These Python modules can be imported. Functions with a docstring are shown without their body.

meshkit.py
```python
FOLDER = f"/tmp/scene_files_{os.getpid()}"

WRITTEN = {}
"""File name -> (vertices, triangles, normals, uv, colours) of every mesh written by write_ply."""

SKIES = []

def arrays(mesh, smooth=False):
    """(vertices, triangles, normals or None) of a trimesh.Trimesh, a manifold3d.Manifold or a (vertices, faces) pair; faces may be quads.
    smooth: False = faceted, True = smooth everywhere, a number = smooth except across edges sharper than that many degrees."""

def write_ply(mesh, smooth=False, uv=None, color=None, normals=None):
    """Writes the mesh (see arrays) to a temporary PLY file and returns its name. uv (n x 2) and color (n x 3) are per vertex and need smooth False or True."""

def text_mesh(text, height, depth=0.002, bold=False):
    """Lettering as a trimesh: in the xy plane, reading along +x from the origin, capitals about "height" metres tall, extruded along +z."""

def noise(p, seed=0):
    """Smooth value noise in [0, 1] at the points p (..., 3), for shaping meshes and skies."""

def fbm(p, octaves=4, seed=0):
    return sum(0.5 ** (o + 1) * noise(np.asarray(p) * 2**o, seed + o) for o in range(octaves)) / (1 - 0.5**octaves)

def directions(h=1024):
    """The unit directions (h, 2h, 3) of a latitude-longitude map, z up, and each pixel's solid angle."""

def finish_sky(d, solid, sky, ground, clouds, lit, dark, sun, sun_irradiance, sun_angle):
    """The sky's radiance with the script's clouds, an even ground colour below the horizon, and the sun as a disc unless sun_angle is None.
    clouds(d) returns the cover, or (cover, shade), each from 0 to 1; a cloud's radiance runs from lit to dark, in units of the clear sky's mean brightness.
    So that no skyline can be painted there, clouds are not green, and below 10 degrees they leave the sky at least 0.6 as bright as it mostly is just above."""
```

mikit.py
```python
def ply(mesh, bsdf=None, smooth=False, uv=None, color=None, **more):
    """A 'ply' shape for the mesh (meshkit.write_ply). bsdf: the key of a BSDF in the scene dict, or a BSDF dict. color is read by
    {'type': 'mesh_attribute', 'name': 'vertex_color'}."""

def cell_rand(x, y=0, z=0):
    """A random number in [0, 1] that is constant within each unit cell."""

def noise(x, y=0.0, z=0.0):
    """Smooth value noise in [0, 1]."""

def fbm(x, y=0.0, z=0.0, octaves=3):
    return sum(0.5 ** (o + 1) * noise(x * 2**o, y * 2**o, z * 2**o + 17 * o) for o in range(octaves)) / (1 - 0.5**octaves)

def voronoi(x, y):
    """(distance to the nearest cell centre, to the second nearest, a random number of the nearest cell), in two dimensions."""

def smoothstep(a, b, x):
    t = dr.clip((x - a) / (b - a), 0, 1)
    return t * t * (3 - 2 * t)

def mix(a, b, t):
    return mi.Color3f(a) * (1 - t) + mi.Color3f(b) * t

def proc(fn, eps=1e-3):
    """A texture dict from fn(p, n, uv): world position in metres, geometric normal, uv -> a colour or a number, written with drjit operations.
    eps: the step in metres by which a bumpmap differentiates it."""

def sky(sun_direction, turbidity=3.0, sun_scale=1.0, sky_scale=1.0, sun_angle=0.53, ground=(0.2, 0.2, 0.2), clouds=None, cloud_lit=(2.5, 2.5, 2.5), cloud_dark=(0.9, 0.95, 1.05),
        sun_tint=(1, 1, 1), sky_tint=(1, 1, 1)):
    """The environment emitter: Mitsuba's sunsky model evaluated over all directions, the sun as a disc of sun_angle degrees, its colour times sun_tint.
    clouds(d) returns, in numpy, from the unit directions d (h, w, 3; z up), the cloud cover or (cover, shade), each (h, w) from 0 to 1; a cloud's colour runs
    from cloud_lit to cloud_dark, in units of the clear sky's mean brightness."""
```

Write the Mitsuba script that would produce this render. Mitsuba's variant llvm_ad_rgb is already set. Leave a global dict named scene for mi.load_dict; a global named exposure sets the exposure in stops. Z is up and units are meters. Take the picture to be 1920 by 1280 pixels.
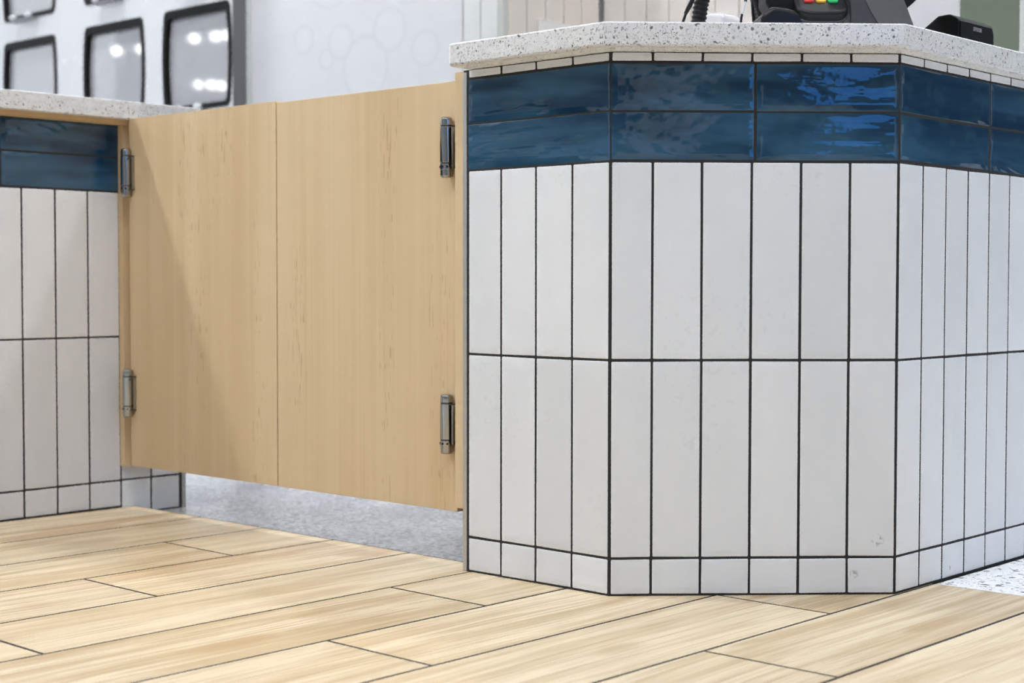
import math, random
import numpy as np, trimesh, manifold3d
import drjit as dr
import mitsuba as mi
import mikit, meshkit
from mikit import proc, noise, fbm, voronoi, cell_rand, smoothstep, mix

rng = random.Random(7)
scene = {'type': 'scene'}
labels = {}
T = mi.ScalarTransform4f

# ------------------------------------------------------------------ camera, light, exposure
CAM = np.array([-1.8970, -1.5491, 0.4924])
YAW, PITCH, ROLL = math.radians(42.798), math.radians(2.158), math.radians(0.059)
_F = np.array([math.cos(YAW) * math.cos(PITCH), math.sin(YAW) * math.cos(PITCH), -math.sin(PITCH)])
_R = np.cross(_F, [0, 0, 1.0]); _R /= np.linalg.norm(_R)
_U = np.cross(_R, _F)
_U2 = -_R * math.sin(ROLL) + _U * math.cos(ROLL)
scene['camera'] = {'type': 'thinlens', 'fov': 2 * math.degrees(math.atan(960 / 2936.6)), 'fov_axis': 'x',
                   'aperture_radius': 0.0052, 'focus_distance': 2.50, 'near_clip': 0.05, 'far_clip': 100.0,
                   'to_world': T().look_at(origin=CAM.tolist(), target=(CAM + _F).tolist(), up=_U2.tolist())}
# the bright open hall around the shop
scene['hall_light'] = {'type': 'constant', 'radiance': {'type': 'rgb', 'value': [1.00, 1.065, 1.15]}}
exposure = 0.66
LAMP = 230.0                      # radiance of the ceiling downlights
KITCHEN = 150.0                   # radiance of the downlights over the kitchen
SCREEN = (0.15, 0.75, 2.40)      # radiance of the blue menu screen across the hall

# ------------------------------------------------------------------ materials
def mat(key, d):
    scene[key] = d
def pr(color, rough, **k):
    c = color if isinstance(color, dict) else {'type': 'rgb', 'value': list(color)}
    return {'type': 'principled', 'base_color': c, 'roughness': rough, **k}

def tang(p, n):                  # coordinate running along an upright surface
    return p.y * n.x - p.x * n.y

def white_fn(p, n, uv):
    t = tang(p, n)
    m = fbm(t * 9, p.z * 4, p.x * 2, 3)
    sp = smoothstep(.80, .86, noise(t * 160, p.z * 160, 3.0)) * smoothstep(.62, .75, noise(t * 7, p.z * 7, 9.0))
    c = mix((.69, .71, .73), (.77, .785, .80), m)
    c = mix(c, (.45, .45, .45), sp * .12)
    for x, y, z, r in ((.301, -.301, .086, .013), (.275, -.275, .033, .009), (.507, -.322, .020, .009), (.176, 1.3975, -.006, .009)):              # scuffs left by shoes
        d = dr.sqrt(dr.square(p.x - x) + dr.square(p.y - y) + dr.square(p.z - z))
        k = smoothstep(r, r * .2, d) * smoothstep(.52, .66, noise(t * 330, p.z * 260, 4.0))
        c = mix(c, (.22, .21, .21), k * .65)
    return c
def white_bump(p, n, uv):
    t = tang(p, n)
    return fbm(t * 14, p.z * 6, 1.5, 3)
for i, k in enumerate((.95, 1.0, 1.04)):
    mat('mat_white_tile_%d' % i, {'type': 'bumpmap', 'scale': .0014, 'tex': proc(white_bump, 2e-3),
        'bsdf': pr(proc((lambda k: (lambda p, n, uv: white_fn(p, n, uv) * k))(k)), .24, specular=.45)})

def blue_fn(p, n, uv):
    t = tang(p, n)
    a = fbm(t * 6 + 2.2 * noise(t * 5, p.z * 12, 4), p.z * 30, 2.0, 4)
    b = fbm(t * 40, p.z * 50, 7.0, 2)
    c = mix((.006, .031, .068), (.030, .092, .165), smoothstep(.25, .78, a))
    return mix(c, (.030, .085, .120), smoothstep(.5, .8, b) * .35)
def blue_bump(p, n, uv):
    t = tang(p, n)
    w = t * 9 + 1.6 * noise(t * 7, p.z * 14, 4)
    return .70 * fbm(w * 1.5, p.z * 44, 2.0, 3) + .020 * noise(t * 170, p.z * 210, 1)
mat('mat_blue_tile', {'type': 'bumpmap', 'scale': .0025, 'tex': proc(blue_bump, 6e-4), 'bsdf': pr(proc(blue_fn), .06, specular=.55)})
mat('mat_grout', pr((.018, .018, .018), .85))
mat('mat_floor_grout', pr((.030, .024, .022), .9))

def maple_fn(p, n, uv):
    a = p.y + p.x * 1.0
    g = fbm(a * 70 + .4 * noise(p.z * 3, a * 9), p.z * 1.3, 2.0, 3)
    lines = noise(a * 420, p.z * 2.2, 5.0)
    broad = fbm(a * 7, p.z * .9, 8.0, 2)
    c = mix((.580, .422, .240), (.655, .503, .312), smoothstep(.2, .8, .3 * g + .7 * broad))
    c = mix(c, (.50, .32, .15), smoothstep(.70, .95, lines) * .16)
    fleck = smoothstep(.80, .90, noise(a * 380, p.z * 38, 11.0)) * smoothstep(.62, .82, noise(a * 16, p.z * 2.6, 12.0))
    return mix(c, (.36, .21, .10), fleck * .36)
mat('mat_maple', pr(proc(maple_fn), .42, specular=.35))

ROWS = [1.3955, 1.153, .9415, .7285, .5175, .305, .0905, -.117, -.324, -.531]
while ROWS[-1] > -2.4:
    ROWS.append(ROWS[-1] - .2105)
OFFS = [-.55, -.70, -.1775, -.484, -.808, -.184, -.5005, .1255, -.196, -.508, .118, -.19, -.5, .12, -.2, -.5, .12, -.2, -.5, .12]
PLANK = .938
def oak_fn(k):
    def f(p, n, uv):
        s = k * 7.31
        wx = p.x + .35 * noise(p.x * 1.7, p.y * 6, s)
        wy = p.y + .028 * fbm(p.x * 2.6 + s, p.y * 5, s, 2)
        band = fbm(wx * 2.8 + s, wy * 42, s, 4)
        fine = fbm(wx * 5 + s, wy * 170, s + 3, 2)
        ring = .5 + .5 * dr.sin(wy * 190 + 9 * fbm(wx * 1.6 + s, wy * 6, s + 5, 2))
        c = mix((.465, .350, .205), (.595, .490, .335), smoothstep(.24, .64, band))
        c = mix(c, (.34, .23, .12), smoothstep(.50, .78, fbm(wx * 9 + s, wy * 430, s + 13, 2)) * .40)
        c = mix(c, (.38, .26, .14), smoothstep(.50, .80, fine) * .55)
        c = mix(c, (.40, .27, .14), smoothstep(.62, 1.0, ring) * smoothstep(.50, .72, noise(wx * 2.2 + s, p.y * 9, s + 9)) * .45)
        kn = smoothstep(.74, .88, noise(p.x * 5 + s, p.y * 17, s + 21))
        return mix(c, (.36, .22, .10), kn * .45) * (.95 + .035 * (k % 4))
    return f
def oak_bump(p, n, uv):
    return fbm(p.x * 12, p.y * 260, 2.0, 2)
for k in range(6):
    mat('mat_oak_%d' % k, {'type': 'bumpmap', 'scale': .00022, 'tex': proc(oak_bump, 8e-4), 'bsdf': pr(proc(oak_fn(k)), .38, specular=.42)})

def chips(u, v, size, base, dens, colours):
    d, s, r = voronoi(u / size + .35 * noise(u / size * 1.7, v / size * 1.7, 3), v / size + .35 * noise(u / size * 1.7, v / size * 1.7, 8))
    on = smoothstep(.0, .10, (r - (1 - dens)) / dens * .36 - d + .06)
    on = dr.select(r > 1 - dens, on, 0)
    k = cell_rand(r * 977, 2, 5)
    col = mix(colours[0], colours[1], smoothstep(.35, .65, k))
    return on, col
def quartz_fn(p, n, uv):
    flat = dr.abs(n.z) > .72
    u = dr.select(flat, p.x, tang(p, n)); v = dr.select(flat, p.y, p.z)
    c = mix((.66, .66, .65), (.77, .77, .76), fbm(u * 120, v * 120, 1, 2))
    on, col = chips(u + .35, v, .0032, c, .42, ((.16, .155, .15), (.42, .41, .40))); c = mix(c, col, on * .9)
    on, col = chips(u * 1.0 + 3.1, v * 1.0 + 1.7, .0070, c, .24, ((.10, .098, .095), (.34, .33, .32))); c = mix(c, col, on * .9)
    on, col = chips(u + 7.7, v + 5.3, .0020, c, .30, ((.07, .07, .07), (.25, .25, .24))); c = mix(c, col, on * .8)
    return c
mat('mat_quartz', pr(proc(quartz_fn), .22, specular=.5))
def terrazzo_fn(p, n, uv):
    u, v = p.x, p.y
    c = mix((.66, .66, .66), (.80, .80, .80), fbm(u * 60, v * 60, 1, 2))
    on, col = chips(u, v, .010, c, .42, ((.10, .10, .10), (.34, .33, .32))); c = mix(c, col, on)
    on, col = chips(u + 4, v + 9, .018, c, .26, ((.09, .09, .10), (.45, .42, .40))); c = mix(c, col, on)
    on, col = chips(u + 2, v + 1, .005, c, .25, ((.16, .16, .16), (.4, .4, .4))); return mix(c, col, on)
mat('mat_terrazzo', pr(proc(terrazzo_fn), .25))
def epoxy_fn(p, n, uv):
    a = fbm(p.x * 170, p.y * 170, 1, 2)
    b = fbm(p.x * 9, p.y * 9, 4, 3)
    return mix((.18, .185, .20), (.53, .535, .555), smoothstep(.2, .8, .75 * a + .25 * b))
def epoxy_bump(p, n, uv):
    return fbm(p.x * 150, p.y * 150, 3, 2)
mat('mat_epoxy', {'type': 'bumpmap', 'scale': .0011, 'tex': proc(epoxy_bump, 1e-3), 'bsdf': pr(proc(epoxy_fn), .20, specular=.6)})

def steel_fn(p, n, uv):
    return mix((.33, .325, .305), (.45, .445, .42), fbm(p.z * 30, p.x * 200, p.y * 200, 2))
mat('mat_nickel', pr(proc(steel_fn), .11, metallic=1.0))
mat('mat_aluminium', pr((.60, .595, .575), .42, metallic=.8))
mat('mat_dark_steel', pr((.10, .10, .105), .38, metallic=.75))
mat('mat_black_hole', pr((.008, .008, .008), .9))
mat('mat_black_plastic', pr((.006, .006, .0065), .32, specular=.35))
mat('mat_matt_black', pr((.005, .005, .005), .55, specular=.25))
mat('mat_gloss_black', pr((.008, .008, .009), .12, clearcoat=.6))
mat('mat_pos_dark', pr((.050, .049, .053), .50))
mat('mat_pos_grey', pr((.095, .095, .092), .50))
mat('mat_key_grey', pr((.20, .20, .21), .4))
mat('mat_key_green', pr((.02, .42, .12), .35))
mat('mat_key_yellow', pr((.75, .42, .04), .35))
mat('mat_key_red', pr((.60, .03, .03), .35))
mat('mat_logo', pr((.30, .30, .32), .5))
mat('mat_white_plastic', pr((.78, .78, .80), .35))
mat('mat_plate', pr((.78, .76, .73), .35))
mat('mat_cabinet_white', pr((.66, .665, .68), .30))
mat('mat_frame_black', pr((.004, .004, .004), .5, specular=.15))
mat('mat_pane', pr((.40, .40, .415), .03, specular=.8, clearcoat=1.0, clearcoat_gloss=.98))
mat('mat_steel_side', pr((.16, .16, .165), .35, metallic=.6))
def backwall_fn(p, n, uv):
    c = mi.Color3f(.64, .645, .66)
    for y, z, r in ((2.545, 1.315, .060), (2.62, 1.262, .035), (2.30, 1.33, .075), (2.42, 1.215, .11), (2.13, 1.25, .06), (2.74, 1.34, .05), (2.2, 1.5, .1), (2.6, 1.55, .12)):
        d = dr.sqrt(dr.square(p.y - y) + dr.square((p.z - z) * 1.05))
        ring = smoothstep(.012, .003, dr.abs(d - r))
        c = mix(c, (.60, .605, .625), ring * .75)
        c = mix(c, (.68, .685, .695), smoothstep(r, r - .03, d) * .30)
    return c
mat('mat_back_wall', pr(proc(backwall_fn), .30))
mat('mat_beige_tile', pr((.74, .675, .61), .28))
mat('mat_beige_tile_light', pr((.76, .715, .665), .28))
mat('mat_kitchen_white_tile', pr((.66, .67, .66), .25))
mat('mat_kitchen_grout', pr((.22, .215, .20), .8))
mat('mat_grey_panel', pr((.60, .60, .615), .5))
mat('mat_green_panel', pr((.115, .145, .100), .55))
mat('mat_light_trim', pr((.55, .57, .54), .4))
mat('mat_ceiling', pr((.62, .62, .62), .8))
mat('mat_hall_wall', pr((.17, .18, .195), .7))
mat('mat_dark_wall', pr((.05, .055, .065), .6))
mat('mat_pilaster', pr((.78, .78, .78), .6))
mat('mat_hall_floor', pr((.56, .555, .55), .35))
mat('mat_shopfront', pr((.13, .15, .17), .5))
mat('mat_lamp_ring', pr((.7, .7, .7), .4))
mat('mat_wood_core', pr((.52, .36, .19), .6))

# ------------------------------------------------------------------ object helpers
def numbered(key):
    if key not in scene and key not in labels:
        return key
    i = 1
    while '%s_%03d' % (key, i) in scene or '%s_%03d' % (key, i) in labels:
        i += 1
    return '%s_%03d' % (key, i)
def thing(name, label, cat, group=None):
    key = numbered(name)
    labels[key] = {'label': label, 'category': cat}
    if group: labels[key]['group'] = group
    return key
def part(parent, name, mesh, m, smooth=35, label=None, **more):
    key = numbered(parent + '__' + name)
    scene[key] = mikit.ply(mesh, m, smooth=smooth, **more)
    if label: labels[key] = {'label': label}
    return key
def struct(name, label, mesh=None, m=None, smooth=False):
    labels[name] = {'label': label, 'kind': 'structure'}
    if mesh is not None: scene[name] = mikit.ply(mesh, m, smooth=smooth)
    return name

# ------------------------------------------------------------------ mesh helpers
def tri(poly):
    return manifold3d.triangulate([np.asarray(poly, float)])
def rounded_outline(pts, radii, seg=4):
    """points and outward normals of a counter-clockwise outline with rounded corners"""
    pts = np.asarray(pts, float); N = len(pts); P, Nn = [], []
    radii = [radii] * N if np.isscalar(radii) else radii
    for i in range(N):
        a, b, c = pts[i - 1], pts[i], pts[(i + 1) % N]
        d0 = (b - a) / np.linalg.norm(b - a); d1 = (c - b) / np.linalg.norm(c - b)
        n0 = np.array([d0[1], -d0[0]]); n1 = np.array([d1[1], -d1[0]])
        turn = math.atan2(d0[0] * d1[1] - d0[1] * d1[0], d0 @ d1)
        r = radii[i]; t = r * abs(math.tan(turn / 2))
        s = 1 if turn > 0 else -1
        cen = b - d0 * t - n0 * r * s
        a0 = math.atan2(*(n0 * s)[::-1])
        for k in range(seg + 1):
            w = a0 + turn * k / seg
            v = np.array([math.cos(w), math.sin(w)])
            P.append(cen + r * v); Nn.append(v * s)
    return np.array(P), np.array(Nn)
def loft(loops, cap=True):
    """closed mesh from equal-length loops (k,n,3), counter-clockwise seen from the last loop's outside"""
    loops = np.asarray(loops, float); k, n, _ = loops.shape
    V = loops.reshape(-1, 3); Fc = []
    for i in range(k - 1):
        for j in range(n):
            a, b = i * n + j, i * n + (j + 1) % n
            Fc += [[a, b, b + n], [a, b + n, a + n]]
    return V, Fc
def prism(pts, z0, z1, radii=.004, bot=.003, top=.003, seg=4, bs=3, frame=None):
    """upright prism of an outline with rounded vertical corners and rounded rims. frame: (origin, ex, ey, ez)"""
    P, N = rounded_outline(pts, radii, seg)
    lv = []
    for i in range(bs + 1):
        w = math.pi / 2 * i / bs
        lv.append((bot * (1 - math.sin(w)), z0 + bot * (1 - math.cos(w))))
    for i in range(bs + 1):
        w = math.pi / 2 * i / bs
        lv.append((top * (1 - math.cos(w)), z1 - top * (1 - math.sin(w))))
    loops = [np.column_stack([P - N * d, np.full(len(P), z)]) for d, z in lv]
    V, Fc = loft(loops)
    n = len(P)
    t0 = tri(loops[0][:, :2]); t1 = tri(loops[-1][:, :2]); off = n * (len(loops) - 1)
    Fc = Fc + [[a, c, b] for a, b, c in t0] + [[a + off, b + off, c + off] for a, b, c in t1]
    V = np.array(V)
    if frame is not None:
        o, ex, ey, ez = [np.asarray(v, float) for v in frame]
        V = o + V[:, :1] * ex + V[:, 1:2] * ey + V[:, 2:] * ez
        if np.dot(np.cross(ex, ey), ez) < 0: Fc = [[a, c, b] for a, b, c in Fc]
    return trimesh.Trimesh(V, Fc, process=False)
def box(x0, x1, y0, y1, z0, z1, r=.0015):
    r = min(r, (x1 - x0) * .3, (y1 - y0) * .3, (z1 - z0) * .3)
    return prism([(x0, y0), (x1, y0), (x1, y1), (x0, y1)], z0, z1, r * 1.02, r, r, 2, 2)
def slab(x0, x1, y0, y1, z0, z1):
    m = trimesh.creation.box(extents=(x1 - x0, y1 - y0, z1 - z0))
    m.apply_translation(((x0 + x1) / 2, (y0 + y1) / 2, (z0 + z1) / 2)); return m
def tile_mesh(o, u, w, h, n, r=.0013, depth=.007, cush=.0005, inset=.010, jit=.0004):
    """one cushion-edged ceramic tile: o lower left corner on the face plane, u along, z up, n outward"""
    o, u, n = (np.asarray(v, float) for v in (o, u, n)); z = np.array([0, 0, 1.0])
    c = [(0, 0), (w, 0), (w, h), (0, h)]
    c = [(a + rng.uniform(-jit, jit), b + rng.uniform(-jit, jit)) for a, b in c]
    cx, cy = w / 2, h / 2
    inset = min(inset, .35 * w, .35 * h)
    sg = [(-1, -1), (1, -1), (1, 1), (-1, 1)]
    cut = .0012
    def loop(d, out):
        L = []
        for i, ((a, b), (sx, sy)) in enumerate(zip(c, sg)):
            a2, b2 = a - sx * d, b - sy * d
            k = cut * max(0, 1 - d / .012)
            q = [(a2, b2 - sy * k), (a2 - sx * k, b2)]
            if (sx, sy) in ((-1, -1), (1, 1)): q = q
            else: q = q[::-1]
            L += q
        return [o + u * a + z * b + n * out for a, b in L]
    tl = rng.uniform(-.0003, .0003)
    loops = [loop(0, -depth), loop(0, -r - cush + tl), loop(r * .3, -r * .3 - cush + tl), loop(r, -cush + tl), loop(inset, tl)]
    V, Fc = loft(loops); m = len(loops[0]); off = m * (len(loops) - 1)
    Fc += [[off, off + i, off + i + 1] for i in range(1, m - 1)]
    Fc += [[0, i + 1, i] for i in range(1, m - 1)]
    if np.dot(np.cross(u, z), n) < 0: Fc = [[a, c_, b] for a, b, c_ in Fc]
    return trimesh.Trimesh(V, Fc, process=False)
def lathe(profile, centre, n=28):
    m = trimesh.creation.revolve(np.array(profile, float), sections=n)
    m.apply_translation(centre); return m
def tube(path, rad, n=12, cap=True):
    path = np.asarray(path, float); k = len(path)
    rad = np.full(k, rad) if np.isscalar(rad) else np.asarray(rad, float)
    t = np.gradient(path, axis=0); t /= np.linalg.norm(t, axis=1, keepdims=True)
    a = np.cross(t[0], [0.3, .9, .1]); a /= np.linalg.norm(a); loops = []
    for i in range(k):
        a = a - t[i] * (a @ t[i]); a /= np.linalg.norm(a); b = np.cross(t[i], a)
        w = np.arange(n) * 2 * math.pi / n
        loops.append(path[i] + rad[i] * (np.outer(np.cos(w), a) + np.outer(np.sin(w), b)))
    V, Fc = loft(loops); off = n * (k - 1)
    Fc += [[0, i + 1, i] for i in range(1, n - 1)] + [[off, off + i, off + i + 1] for i in range(1, n - 1)]
    return trimesh.Trimesh(V, Fc, process=False)
def spline(pts, n=40):
    from scipy.interpolate import CubicSpline
    pts = np.asarray(pts, float)
    t = np.concatenate([[0], np.cumsum(np.linalg.norm(np.diff(pts, axis=0), axis=1))])
    return CubicSpline(t, pts)(np.linspace(0, t[-1], n))
def union(*ms):
    return trimesh.util.concatenate(list(ms))

# ------------------------------------------------------------------ the setting
W = .0777                                   # tile pitch
S2 = math.sqrt(2)
BW = .45507                                 # width of the chamfered front
RX, RY = BW / S2, -BW / S2
G = .0034                                   # joint
KZ = -.0175                                 # kitchen floor level

fl = struct('floor', 'light oak look plank floor with dark joints in front of the counters', slab(-7.2, 12.2, -7.2, 17, -.12, -.030), 'mat_hall_floor')
part(fl, 'grout', slab(-2.6, .0597, -2.63, 1.3965, -.030, -.0005), 'mat_floor_grout', False, 'dark grout bed between the planks')
part(fl, 'grout', slab(.0597, .447, -2.63, .30, -.030, -.0005), 'mat_floor_grout', False)
pk = 0
PG = .0056                                   # joint between planks
for r in range(len(ROWS) - 1):
    y1, y0 = ROWS[r], ROWS[r + 1]
    xe = .0585 if y0 > .29 else .4445
    x = OFFS[r] - 3 * PLANK
    while x < xe:
        a, b = max(x, -2.6), min(x + PLANK, xe + G)
        if b - a > .03:
            part(fl, 'plank', box(a + PG / 2, b - PG / 2, y0 + PG / 2 + rng.uniform(-.0003, .0003), y1 - PG / 2, -.014, rng.uniform(-.0001, .0001), .0004),
                 'mat_oak_%d' % ((pk * 5 + r * 2) % 6), 30)
        pk += 1
        x += PLANK
part(fl, 'transition_strip', box(.0588, .0602, .30, 1.3965, -.026, .0004, .0004), 'mat_grout', False, 'thin dark edge strip where the planks end')
xs = [.447, .7085, 1.3085, 1.9085, 2.5085]
ys = [-3.0, -2.4, -1.8, -1.2, -.6, RY - .004]
for i in range(4):
    for j in range(5):
        part(fl, 'terrazzo_tile', box(xs[i] + .0012, xs[i + 1] - .0008, ys[j] + .001, ys[j + 1] - .001, -.020, 0, .0006), 'mat_terrazzo', False,
             'white terrazzo slab with dark chips' if i == j == 0 else None)
part(fl, 'grout', slab(.4472, 2.51, -3, RY - .003, -.030, -.0015), 'mat_grout', False)
struct('floor_kitchen', 'grey speckled resin floor behind the gate, slightly lower than the planks', slab(.061, 1.70, .29, 5.2, -.030, KZ), 'mat_epoxy')

struct('wall_back', 'white panelled back wall with faint ring graphics', slab(1.66, 1.76, 1.96, 5.3, -.03, 3.0), 'mat_back_wall')
XB = 1.66
wt = struct('wall_tiled', 'back wall section of narrow upright white tiles', slab(XB + .006, 1.76, 1.20, 1.958, -.03, 3.0), 'mat_kitchen_grout')
for j in range(8):
    y1 = 1.955 - j * .0762
    for k in range(4):
        part(wt, 'tile', box(XB, XB + .008, y1 - .0735, y1, .935 + .311 * (k - 1), .935 + .311 * k - .003, .001), 'mat_kitchen_white_tile', 30)
# wing wall, faces the counters
ww = struct('wall_wing', 'short kitchen wall of beige upright tiles ending in a pale metal edge', slab(1.100, 1.5, 1.260, 1.272, -.0175, 2.98), 'mat_kitchen_grout')
for j in range(5):
    x0 = 1.112 + j * .0745
    for k in range(5):
        part(ww, 'tile', box(x0 + .0015, x0 + .0730, 1.2535, 1.262, .80 + .311 * (k - 1), .80 + .311 * k - .003, .001), 'mat_beige_tile', 30)
part(ww, 'edge_trim', box(1.092, 1.1105, 1.250, 1.274, -.0175, 2.6, .002), 'mat_light_trim', 30, 'pale metal corner trim')
wr = struct('wall_right', 'right kitchen wall with beige tiles, a pale grey panel and a green panel', slab(1.508, 1.62, -.004, 1.35, -.03, 3.0), 'mat_kitchen_grout')
for j in range(8):
    y1 = 1.249 - j * .0757
    for k in range(5):
        part(wr, 'tile', box(1.5, 1.509, y1 - .0727, y1, .80 + .311 * (k - 1), .80 + .311 * k - .003, .001), 'mat_beige_tile_light', 30)
part(wr, 'grey_panel', box(1.5, 1.509, .178, .640, .30, 2.6, .002), 'mat_grey_panel', 30, 'pale grey smooth panel')
part(wr, 'green_panel', box(1.494, 1.509, .030, .176, .30, 2.6, .002), 'mat_green_panel', 30, 'muted green panel')
part(wr, 'light_trim', box(1.490, 1.509, -.004, .029, .30, 2.6, .002), 'mat_light_trim', 30, 'pale upright trim beside the green panel')
struct('ceiling', 'plain pale ceiling', slab(-1.6, 1.76, -1.6, 5.3, 3.0, 3.1), 'mat_ceiling')

struct('wall_hall', 'dark shopfront across the hall', slab(-7.2, 12.2, -7.2, -7.0, -.03, 6.0), 'mat_shopfront')
struct('wall_front', 'dark grey wall on the far side of the hall', slab(-7.2, -7.0, -7.0, 17, -.03, 6.0), 'mat_hall_wall')
struct('wall_side', 'dark wall closing the hall on the right', slab(12.0, 12.2, -7.0, -1.0, -.03, 6.0), 'mat_dark_wall')
for k, (a, b) in enumerate(((-5.6, -4.9), (-2.6, -1.8), (.6, 1.2), (4.2, 5.0), (8.0, 8.8))):
    part('wall_hall', 'pilaster', slab(a, b, -7.0, -6.85, -.03, 6.0), 'mat_pilaster', False, 'white pilaster' if k == 0 else None)
for k, (a, b) in enumerate(((-4.2, -3.5), (-.6, .0), (2.6, 3.3), (8.3, 8.9), (10.6, 11.3), (13.2, 14.0))):
    part('wall_front', 'pilaster', slab(-7.0, -6.85, a, b, -.03, 6.0), 'mat_pilaster', False, 'white pilaster' if k == 0 else None)
lamp_spots = [(-1.30, 2.42), (-.55, 3.6), (-.65, 1.2), (-.85, -.2), (-1.15, -1.25), (1.12, 3.9), (1.12, 2.7), (1.12, 1.75), (1.05, .6), (1.05, -.5)]
for i, (x, y) in enumerate(lamp_spots):
    t = thing('ceiling_downlight', 'round recessed downlight in the pale ceiling', 'light', 'ceiling downlights')
    part(t, 'rim', lathe([(.078, 2.999), (.078, 2.990), (.095, 2.988), (.100, 2.994), (.100, 2.999)], (x, y, 0), 24), 'mat_lamp_ring')
    d = trimesh.creation.cylinder(radius=.076, height=.004, sections=24); d.apply_translation((x, y, 2.9935))
    q = KITCHEN if x > .9 else LAMP * (2.4 if x < -1.2 and y > 2 else .7)
    key = part(t, 'lens', d, 'mat_lamp_ring', False, 'glowing lens')
    scene[key]['emitter'] = {'type': 'area', 'radiance': {'type': 'rgb', 'value': [q * .98, q, q * 1.03]}}

for x, y, z in ((-4.72, 12.05, 2.99), (-4.79, 11.78, 2.99), (-4.82, 11.62, 2.99), (-4.66, 13.40, 2.99), (-4.78, 13.10, 2.99), (-5.31, 12.82, 2.63), (-5.41, 12.70, 2.63), (-5.54, 12.69, 2.63)):
    t = thing('hall_lamp', 'small bright lamp on a thin stem far down the hall, mirrored in the cabinet windows', 'light', 'lamps far down the hall')
    part(t, 'stem', lathe([(0, -.029), (.012, -.029), (.012, z), (0, z)], (x, y, 0), 10), 'mat_matt_black')
    d = trimesh.creation.icosphere(2, .055); d.apply_translation((x, y, z + .04))
    key = part(t, 'globe', d, 'mat_lamp_ring', True, 'glowing globe')
    scene[key]['emitter'] = {'type': 'area', 'radiance': {'type': 'rgb', 'value': [9, 9, 9]}}

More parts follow.
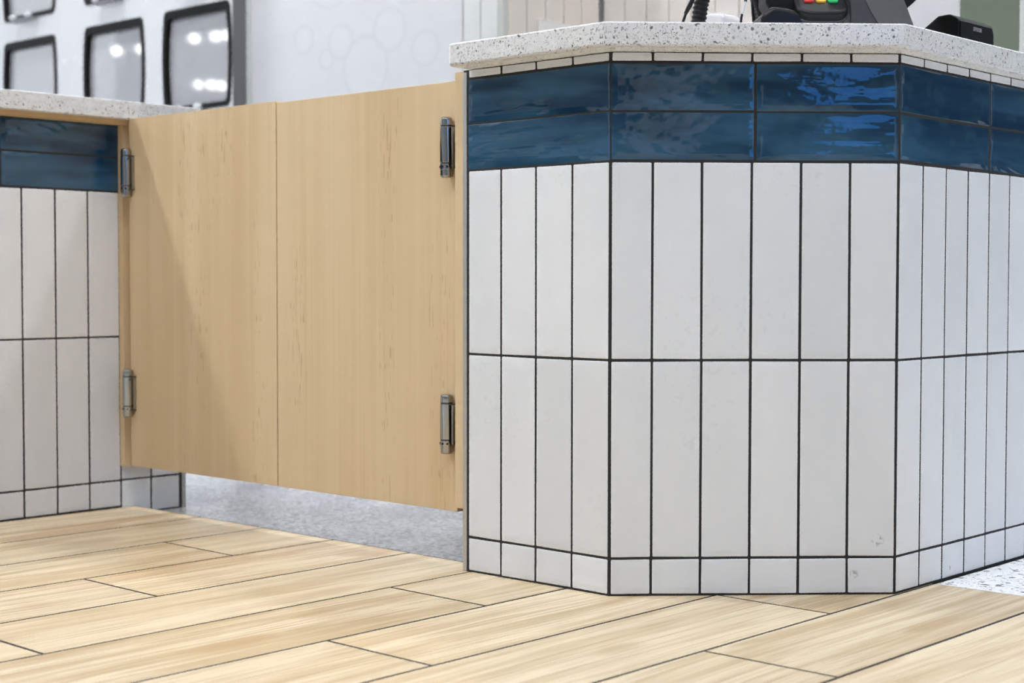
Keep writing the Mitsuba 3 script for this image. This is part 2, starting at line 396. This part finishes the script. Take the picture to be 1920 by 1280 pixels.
# ------------------------------------------------------------------ tiled counters
tile_n = [0]
def white(parent, o, u, w, h, n):
    tile_n[0] += 1
    part(parent, 'tile', tile_mesh(o, u, w, h, n), 'mat_white_tile_%d' % rng.choice((0, 1, 1, 2)), 40)
def blue(parent, o, u, w, h, n):
    part(parent, 'blue_tile', tile_mesh(o, u, w, h, n, r=.0016, cush=.0011, inset=.011), 'mat_blue_tile', 40, 'glazed navy blue tile')
def face(parent, org, u, n, joints, zs, bjoints, ztop, last=.0031, first=.0031, z0=.003):
    """tiles of one face. joints: distances along u; zs: z1..z5"""
    u = np.array([*u, 0.]); n = np.array([*n, 0.]); org = np.array([*org, 0.])
    z1, z2, z3, z4, z5 = zs
    for (a, b) in zip(joints[:-1], joints[1:]):
        a2 = a + (first if a == joints[0] else G / 2); b2 = b - (last if b == joints[-1] else G / 2)
        for (lo, hi) in ((z0, z1 - G / 2), (z1 + G / 2, z2 - G / 2), (z2 + G / 2, z3 - G / 2)):
            white(parent, org + u * a2 + [0, 0, lo], u, b2 - a2, hi - lo, n)
        if ztop - z5 > .008:
            white(parent, org + u * a2 + [0, 0, z5 + G / 2], u, b2 - a2, ztop - z5 - G / 2 - .001, n)
    for (a, b) in zip(bjoints[:-1], bjoints[1:]):
        a2 = a + .0008; b2 = b - .0008
        for (lo, hi) in ((z3 + .0009, z4 - .0005), (z4 + .0005, z5 - .0009)):
            blue(parent, org + u * a2 + [0, 0, lo], u, b2 - a2, hi - lo, n)

ZR = (.05957, .37089, .68123, .75860, .83476); ZUR, ZTR = .8503, .8883
c1 = thing('tiled_counter', 'serving counter with a chamfered corner, white upright tiles and a navy blue tile band', 'counter')
gi = .0012
d_ = gi * math.tan(math.radians(22.5))
core = [(gi, .3200), (gi, gi * (math.sqrt(2) - 1)), (RX + d_, RY + gi), (RX + 1.165, RY + gi), (RX + 1.165, RY + .16), (RX + .12, RY + .16), (.16, .08), (.16, .3200)]
core[1] = (gi, gi * (S2 - 1)); core[2] = (RX - gi * (1 - S2) , RY + gi)
part(c1, 'core', trimesh.creation.extrude_polygon(__import__('shapely').Polygon(core), ZUR - .0005, engine='earcut'), 'mat_grout', False, 'black grouted core')
AE = 4 * W
# face A runs from the gate to the chamfer (u towards -y), face B is the chamfer, face C leads away to the right
face(c1, (0, AE), (0, -1), (-1, 0), [0, W, 2 * W, 3 * W, AE], ZR, [0, AE], ZUR)
fw = BW - 5 * W
face(c1, (0, 0), (1 / S2, -1 / S2), (-1 / S2, -1 / S2), [0, fw] + [fw + W * k for k in range(1, 6)], ZR, [0, BW / 2, BW], ZUR)
face(c1, (RX, RY), (1, 0), (0, -1), [W * k for k in range(16)], ZR, [4 * W * k for k in range(4)] + [15 * W], ZUR)
part(c1, 'edge_trim', box(-.0006, .006, AE + .0012, AE + .0100, 0, ZUR - .004, .0006), 'mat_aluminium', 30, 'grey metal edge trim')

# worktop of the right counter
dA, dB, dC, ye = .0485, .0538, .0328, .3105
l_ = (-dA, -dB * S2 + dA); r_ = (-dB * S2 - (RY - dC), RY - dC)
ct = thing('countertop', 'pale speckled quartz countertop with a chamfered corner on the serving counter', 'countertop')
part(ct, 'slab', prism([l_, r_, (RX + 1.165, RY - dC), (RX + 1.165, .30), (.62, ye), (-dA, ye)], ZUR, ZTR, [.012, .012, .006, .006, .05, .009], .0060, .0035, 5, 4), 'mat_quartz', 30)

# left counter
DY = 1.3975; ZL = (.05929, .37348, .68761, .76247, .8400)
c2 = thing('tiled_counter', 'far counter with white upright tiles and a dark blue band, left of the wooden gate', 'counter')
J0 = -.2061
part(c2, 'core', slab(-1.6, .1935, DY + gi, 1.86, KZ, ZL[4] - .0002), 'mat_grout', False, 'black grouted core')
jl = [J0 + W * k for k in range(-12, 6)]
bl = [-.2527 + 4 * W * k for k in range(-3, 2)] + [.1845]
face(c2, (0, DY), (1, 0), (0, -1), jl[:-2], ZL, bl, ZL[4] - .001, last=G / 2)
face(c2, (0, DY), (1, 0), (0, -1), jl[-3:], ZL, [], ZL[4] - .001, first=G / 2, z0=KZ + .003)      # past the planks the tiles reach the lower kitchen floor
part(c2, 'edge_trim', box(.1860, .1965, DY - .0004, DY + .006, KZ, ZL[4] - .012, .0006), 'mat_aluminium', 30, 'grey metal edge trim')
part(c2, 'subtop', box(-1.6, .150, 1.362, 1.86, .8315, .8403, .0008), 'mat_wood_core', False, 'thin plywood edge under the worktop')
ct2 = thing('countertop', 'pale speckled quartz countertop on the far counter left of the gate', 'countertop')
part(ct2, 'slab', prism([(-1.62, 1.3475), (.2105, 1.3475), (.2105, 1.90), (-1.62, 1.90)], .8405, .8800, .004, .003, .003, 3, 3), 'mat_quartz', 30)

# ------------------------------------------------------------------ gate
GX = .025; TH = .034
jr = thing('gate_post', 'maple jamb strip beside the chamfered counter, behind the metal trim', 'post')
part(jr, 'board', box(.0045, .090, .3210, .3450, .1050, .8495, .0012), 'mat_maple', 30)
jf = thing('gate_post', 'maple jamb strip fixed to the far tiled counter at the left of the gate', 'post')
part(jf, 'board', box(.0245, .110, 1.3795, 1.3970, .0915, .8310, .0012), 'mat_maple', 30)

def leaf(label, y0, y1, z0, z1):
    t = thing('gate_leaf', label, 'gate')
    part(t, 'panel', box(GX, GX + TH, y0, y1, z0, z1, .0012), 'mat_maple', 30)
    return t
g1 = leaf('right maple swing gate leaf hinged beside the chamfered white counter', .3592, .8514, .0945, .8388)
g2 = leaf('left maple swing gate leaf hinged on the far tiled counter', .8542, 1.3550, .0950, .8425)
def hinge(leafkey, x, y, zc, plate, lab=None):
    h = numbered(leafkey + '__spring_hinge'); labels[h] = {'label': 'nickel double action spring hinge'}
    R = .0113; L = .052
    hs = h + '__'
    def sp(name, mesh, m='mat_nickel', smooth=35):
        key = numbered(hs + name); scene[key] = mikit.ply(mesh, m, smooth=smooth)
    c = (x, y, zc)
    def cyl(z0, z1, r, b=.0012, bt=None):
        bt = b if bt is None else bt
        pf = [(0, z0)]
        for k in range(5): w = math.pi / 2 * k / 4; pf.append((r - b + b * math.sin(w), z0 + b - b * math.cos(w)))
        for k in range(5): w = math.pi / 2 * k / 4; pf.append((r - bt + bt * math.cos(w), z1 - bt + bt * math.sin(w)))
        pf.append((0, z1)); return lathe(pf, c, 32)
    sp('cap', cyl(.0375, L, R * .96, .0008, .0050))
    sp('groove', cyl(.0345, .0380, R * .90, .0004), 'mat_dark_steel')
    sp('barrel', cyl(-.0265, .0350, R, .0010))
    sp('groove', cyl(-.0290, -.0262, R * .92, .0004), 'mat_dark_steel')
    sp('collar', cyl(-.0385, -.0288, R * .985, .0006))
    sp('cap', cyl(-L, -.0380, R * .95, .0040, .0008))
    for w in (-128, -172, 140):                                # pin holes in the collar
        m = trimesh.creation.cylinder(radius=.0019, height=.0012, sections=12)
        m.apply_transform(trimesh.transformations.rotation_matrix(math.pi / 2, (0, 1, 0)))
        m.apply_transform(trimesh.transformations.rotation_matrix(math.radians(w), (0, 0, 1)))
        m.apply_translation(np.array(c) + [R * math.cos(math.radians(w)), R * math.sin(math.radians(w)), -.0335])
        sp('pin_hole', m, 'mat_black_hole')
    m = trimesh.creation.cylinder(radius=.0022, height=.0012, sections=12)
    w = -100
    m.apply_transform(trimesh.transformations.rotation_matrix(math.pi / 2, (0, 1, 0)))
    m.apply_transform(trimesh.transformations.rotation_matrix(math.radians(w), (0, 0, 1)))
    m.apply_translation(np.array(c) + [R * math.cos(math.radians(w)), R * math.sin(math.radians(w)), .0295]); sp('pin_hole', m, 'mat_black_hole')
    x0, x1, y0, y1 = plate
    sp('flange', box(x0, x1, y0, y1, zc - .034, zc + .034, .0006))
    sp('knuckle', box(x, x1, y0 + .0004, y1 - .0004, zc + .0335, zc + .0372, .0004), 'mat_dark_steel')
    sp('knuckle', box(x, x1, y0 + .0004, y1 - .0004, zc - .0372, zc - .0335, .0004), 'mat_dark_steel')
for z in (.7246, .2472): hinge(g1, .0133, .3742, z, (.0090, .058, .3545, .3580))
for z in (.7260, .2530): hinge(g2, .0130, 1.3486, z, (.0180, .0256, 1.3335, 1.3360))

# ------------------------------------------------------------------ cabinet with black framed windows behind the left counter
cab = thing('wall_cabinet', 'white wall cabinet with rows of black framed windows behind the far counter', 'cabinet')
CX = 1.58
part(cab, 'body', box(CX + .0215, XB - .0005, 3.043, 5.15, KZ, 2.45, .002), 'mat_cabinet_white', 30)
part(cab, 'side_panel', box(CX + .001, 1.638, 3.0375, 3.0425, KZ, 2.45, .001), 'mat_steel_side', 30, 'dark grey steel end panel')
part(cab, 'corner_trim', box(1.6385, 1.659, 3.036, 3.0425, KZ, 2.45, .001), 'mat_light_trim', 30, 'pale trim at the wall')
def barrel(w, h, bow, r, n=7):
    """outline (y,z) with bowed sides, counter-clockwise"""
    pts = []
    def corner(cx, cy, a0):
        for k in range(n): a = a0 + math.pi / 2 * k / (n - 1); pts.append((cx + r * math.cos(a), cy + r * math.sin(a)))
    corner(w / 2 - r, h / 2 - r, 0); corner(-w / 2 + r, h / 2 - r, math.pi / 2)
    for k in range(1, 8): t = k / 8; pts.append((-w / 2, (h / 2 - r) * (1 - 2 * t)))
    corner(-w / 2 + r, -h / 2 + r, math.pi); corner(w / 2 - r, -h / 2 + r, 3 * math.pi / 2)
    for k in range(1, 8): t = k / 8; pts.append((w / 2, -(h / 2 - r) * (1 - 2 * t)))
    P = np.array(pts); P[:, 0] += np.sign(P[:, 0]) * bow * (1 - (P[:, 1] / (h / 2)) ** 2) + 0
    return P
cols = [(3.258, .400), (3.803, .400), (4.430, .400), (4.95, .30)]
rows = (1.320, 1.787, .853)
import shapely
hole = lambda yc, zc, w, h: shapely.Polygon(barrel(w, h, .014, .022) + [yc, zc])
front = shapely.box(3.0435, KZ, 5.15, 2.45).difference(shapely.union_all([hole(yc, zc, w, .380) for zc in rows for yc, w in cols]))
fm = trimesh.creation.extrude_polygon(front, .021, engine='earcut')
fv = np.column_stack([CX + fm.vertices[:, 2], fm.vertices[:, 0], fm.vertices[:, 1]])
part(cab, 'front_panel', trimesh.Trimesh(fv, fm.faces, process=False), 'mat_cabinet_white', False, 'white front panel with bowed openings')
def window(yc, zc, w, h):
    k = numbered(cab + '__window')
    O = barrel(w - .0006, h - .0006, .014, .022); I = barrel(w - .040, h - .050, .013, .016) - [0, .006]
    def loop(P, x): return np.column_stack([np.full(len(P), x), yc + P[:, 0], zc + P[:, 1]])
    loops = [loop(O, CX + .020), loop(O, CX - .0035), loop(O * .97 + I * .03, CX - .0045), loop(O * .2 + I * .8, CX - .0045), loop(I, CX - .003), loop(I, CX + .020)]
    V, Fc = loft(loops)
    m = trimesh.Trimesh(V, Fc, process=False)
    if m.face_normals[len(O) * 4][0] > 0: m.invert()
    scene[k + '__frame'] = mikit.ply(m, 'mat_frame_black', smooth=35)
    labels[k] = {'label': 'black framed bowed window'}
    P = barrel(w - .0402, h - .0502, .013, .016) - [0, .006]; n = len(P)
    pv = np.vstack([loop(P, CX + .0165), loop(P, CX + .0205)])
    t = tri(P); side = [[i, (i + 1) % n, n + (i + 1) % n] for i in range(n)] + [[i, n + (i + 1) % n, n + i] for i in range(n)]
    pm = trimesh.Trimesh(pv, [[a, c, b] for a, b, c in t] + [[a + n, b + n, c + n] for a, b, c in t] + side, process=False); pm.fix_normals()
    scene[k + '__pane'] = mikit.ply(pm, 'mat_pane', smooth=False)
    hz = zc - h / 2
    sh = box(CX - .040, CX - .011, yc - .085, yc + .085, hz - .016, hz - .004, .003)
    scene[k + '__latch'] = mikit.ply(sh, 'mat_key_grey', smooth=30)
    for q, dy in enumerate((-.058, .062)):
        s = trimesh.creation.icosphere(2, .015); s.apply_scale((1, 1.25, .85)); s.apply_translation((CX - .040, yc + dy, hz + .004))
        scene[k + ('__knob' if q == 0 else '__knob_001')] = mikit.ply(s, 'mat_white_plastic', smooth=True)
for zc in rows:
    for yc, w in cols: window(yc, zc, w, .380)
for dy in (4.155, 4.075):
    m = trimesh.creation.cylinder(radius=.011, height=.004, sections=20); m.apply_transform(trimesh.transformations.rotation_matrix(math.pi / 2, (0, 1, 0))); m.apply_translation((CX - .0015, dy, 1.392))
    part(cab, 'screw_cap', m, 'mat_white_plastic')

# ------------------------------------------------------------------ things on the serving counter
EV, NV, ZV = np.array([1, -1, 0]) / S2, np.array([1, 1, 0]) / S2, np.array([0, 0, 1.])
def P3(s, d, z): return EV * s + NV * d + ZV * z
def extr(poly, d0, d1, r=.003, radii=.004):
    """outline in (s, z) extruded along the inward normal"""
    return prism(poly, d0, d1, radii, r, r, 3, 3, frame=((0, 0, 0), EV, ZV, NV))
# drive-side cable, hose, thin cable
cb = thing('cable', 'thin black cable with a thicker sleeve rising left of the corrugated hose', 'cable')
p0 = [P3(.085, .19, ZTR + .0027), P3(.100, .155, ZTR + .0029), P3(.116, .121, ZTR + .0048), P3(.1245, .102, ZTR + .018), P3(.133, .100, .930)]
part(cb, 'lead', tube(spline(p0, 30), .0022, 10), 'mat_black_plastic')
part(cb, 'sleeve', tube(spline([P3(.1315, .100, .9265), P3(.147, .100, .9600), P3(.158, .120, 1.00), P3(.165, .20, 1.08), P3(.22, .34, 1.10), P3(.315, .46, .99), P3(.322, .47, .94), P3(.323, .4705, ZTR + .001)], 60),
     np.concatenate([[.0028, .0038], np.full(58, .0038)]), 12), 'mat_black_plastic', label='thicker rubber sleeve')
hs = thing('hose', 'black corrugated hose standing on the countertop', 'hose')
path = spline([P3(.1502, .11, ZTR + .0028), P3(.1530, .11, .905), P3(.160, .11, .950), P3(.180, .130, 1.0), P3(.205, .19, 1.05), P3(.255, .26, 1.03), P3(.303, .333, .97), P3(.310, .343, .93), P3(.3105, .3435, ZTR + .001)], 260)
rad = .0116 + .0012 * np.sin(np.arange(260) * 2 * math.pi / 4.0)
part(hs, 'tube', tube(path, rad, 20), 'mat_matt_black', 25)
cw = thing('cable', 'thin lead with a pale plug sleeve between the hose and the card terminal', 'cable')
part(cw, 'lead', tube(spline([P3(.2400, .16, ZTR + .0030), P3(.2340, .13, ZTR + .0032), P3(.2245, .106, ZTR + .0060), P3(.2220, .100, .905), P3(.2235, .100, .926)], 24), .0019, 10), 'mat_black_plastic')
part(cw, 'sleeve', tube([P3(.2232, .1, .9245), P3(.2290, .1, .9475)], .0017, 10), 'mat_white_plastic', label='pale plug sleeve')
part(cw, 'lead', tube(spline([P3(.2287, .1, .9465), P3(.234, .108, .962), P3(.250, .15, .985), P3(.262, .215, .965), P3(.268, .228, .925), P3(.2685, .2285, ZTR + .001)], 40), .0024, 10), 'mat_black_plastic')

term = thing('card_terminal', 'black card payment terminal with coloured keys in a cradle on the countertop', 'card terminal')
part(term, 'base', prism([(.248, ZTR), (.335, ZTR), (.335, .920), (.293, .934), (.268, .936), (.250, .922)], .075, .175, [.0085, .0085, .01, .01, .012, .012], .008, .008, 5, 4, frame=((0, 0, 0), EV, ZV, NV)), 'mat_black_plastic', label='cradle foot')
part(term, 'stem', extr([(.283, .915), (.345, .915), (.345, 1.0), (.262, .968), (.262, .945)], .10, .165, .006, .012), 'mat_matt_black')
tt = math.radians(42); LV = NV * math.cos(tt) + ZV * math.sin(tt); MV = -NV * math.sin(tt) + ZV * math.cos(tt)
org = P3(.349, .078, .903)
fr = (org, EV, LV, MV)
part(term, 'body', prism([(-.043, 0), (.043, 0), (.043, .085), (.040, .175), (-.040, .175), (-.043, .085)], -.004, .026, [.026, .026, .04, .014, .014, .04], .010, .007, 6, 4, frame=fr), 'mat_black_plastic')
part(term, 'bumper', prism([(-.0445, -.002), (.0445, -.002), (.0445, .03), (-.0445, .03)], .006, .0115, [.027, .027, .008, .008], .002, .002, 6, 3, frame=fr), 'mat_pos_dark', label='grey bumper band')
part(term, 'screen', prism([(-.031, .100), (.031, .100), (.031, .160), (-.031, .160)], .0255, .0268, .003, .0005, .0005, 3, 2, frame=fr), 'mat_gloss_black', label='glossy display')
for i in range(4):
    for j in range(3):
        m = ['mat_key_red', 'mat_key_yellow', 'mat_key_green'][j] if i == 0 else 'mat_key_grey'
        a, b = -.028 + j * .0195, .030 + i * .0175
        part(term, 'key', prism([(a, b), (a + .0165, b), (a + .0165, b + .012), (a, b + .012)], .0255, .0292, .004, .0005, .0014, 4, 3, frame=fr), m, label={'mat_key_red': 'red key', 'mat_key_yellow': 'yellow key', 'mat_key_green': 'green key'}.get(m))

pos = thing('register_stand', 'dark grey till stand with a leaning curved leg beside the card terminal', 'cash register')
part(pos, 'leg', extr([(.397, ZTR), (.508, ZTR), (.4840, .9500), (.462, 1.02), (.394, 1.04), (.3970, .9500)], .085, .20, .003, .004), 'mat_pos_dark')
cv = [(.4560, ZTR + .001), (.5065, ZTR + .001), (.4832, .9495), (.4620, 1.018), (.4020, 1.022), (.4080, .985), (.4180, .952), (.4290, .930), (.4420, .910)]
part(pos, 'side_cover', extr(cv, .0825, .0860, .0008, .0012), 'mat_pos_grey', label='lighter grey side cover with a curved edge')
part(pos, 'screen', extr([(.476, .936), (.486, .931), (.640, 1.070), (.630, 1.081), (.470, .995)], .10, .30, .003, .004), 'mat_matt_black', label='black screen housing')

prn = thing('customer_display', 'black wedge shaped counter display with rounded front and small pale lettering', 'display')
PX0, PX1, PY = .6335, .7660, -.260
prof = [(PY, ZTR), (PY + .125, ZTR), (PY + .125, ZTR + .011), (PY + .040, .9585), (PY + .018, .9600), (PY, .9500)]
m = prism([(a, b) for a, b in prof], PX0, PX1, [.004, .004, .004, .010, .012, .010], .003, .0038, 5, 4, frame=((0, 0, 0), (0, 1, 0), (0, 0, 1), (1, 0, 0)))
part(prn, 'body', m, 'mat_matt_black', 35)
m = prism([(PX0 + .004, ZTR + .004), (PX1 - .003, ZTR + .004), (PX1 - .003, .9475), (PX0 + .004, .9475)], 0, .003, [.003, .010, .014, .003], .0004, .001, 5, 3, frame=((0, PY + .0008, 0), (1, 0, 0), (0, 0, 1), (0, -1, 0)))
part(prn, 'front_panel', m, 'mat_black_plastic', 35, 'charcoal front panel')
tx = meshkit.text_mesh('EPSON', .0068, .0006, True)
v = np.array(tx.vertices); v = np.column_stack([.6830 + v[:, 0] * 1.0, np.full(len(v), PY - .0022) - v[:, 2], .9345 + v[:, 1]])
part(prn, 'lettering', trimesh.Trimesh(v, tx.faces, process=False), 'mat_logo', False, 'small pale lettering')

# ------------------------------------------------------------------ small things on the kitchen walls
pl = thing('wall_plate', 'pale rectangular plate on the beige tiled wing wall', 'wall plate')
part(pl, 'plate', box(1.225, 1.400, 1.246, 1.2533, 1.060, 1.192, .003), 'mat_plate', 30)
part(pl, 'screw', union(*[trimesh.creation.icosphere(1, .004).apply_translation((x, 1.2465, 1.125)) for x in (1.24,)]), 'mat_nickel')
part(pl, 'screw', union(*[trimesh.creation.icosphere(1, .004).apply_translation((x, 1.2465, 1.125)) for x in (1.385,)]), 'mat_nickel')
ds = thing('wall_dispenser', 'white rounded dispenser on the beige tiled wall behind the hose', 'dispenser')
part(ds, 'body', prism([(-.868, 1.02), (-.785, 1.02), (-.785, 1.172), (-.800, 1.182), (-.855, 1.187), (-.868, 1.176)], 0, .085, [.012, .012, .012, .012, .014, .012], .004, .0118, 4, 4, frame=((1.4995, 0, 0), (0, -1, 0), (0, 0, 1), (-1, 0, 0))), 'mat_white_plastic')
part(ds, 'nozzle', lathe([(0, .995), (.012, .995), (.012, 1.022), (0, 1.022)], (1.455, .8325, 0), 20), 'mat_key_grey')

# ------------------------------------------------------------------ lit menu screen across the hall (mirrored in the navy tiles)
sc = thing('menu_screen', 'lit blue menu screen on a black floor stand across the hall', 'screen')
so = np.array([-1.74, -4.30, 0.0]); se = np.array([.868, -.496, 0.0]); sn = np.array([.496, .868, 0.0])
part(sc, 'housing', prism([(-.46, 1.18), (.46, 1.18), (.46, 2.02), (-.46, 2.02)], -.05, 0, .012, .004, .004, 3, 3, frame=(so, se, (0, 0, 1), sn)), 'mat_matt_black')
k = part(sc, 'display', prism([(-.44, 1.20), (.44, 1.20), (.44, 2.00), (-.44, 2.00)], .0005, .003, .004, .0005, .0005, 2, 1, frame=(so, se, (0, 0, 1), sn)), 'mat_gloss_black', False, 'glowing blue display')
scene[k]['emitter'] = {'type': 'area', 'radiance': {'type': 'rgb', 'value': list(SCREEN)}}
part(sc, 'pole', lathe([(0, -.028), (.025, -.028), (.025, 1.20), (0, 1.20)], so - sn * .025, 20), 'mat_matt_black')
part(sc, 'foot', lathe([(0, -.030), (.22, -.030), (.22, -.018), (.04, -.005), (0, -.005)], so - sn * .025, 32), 'mat_matt_black')
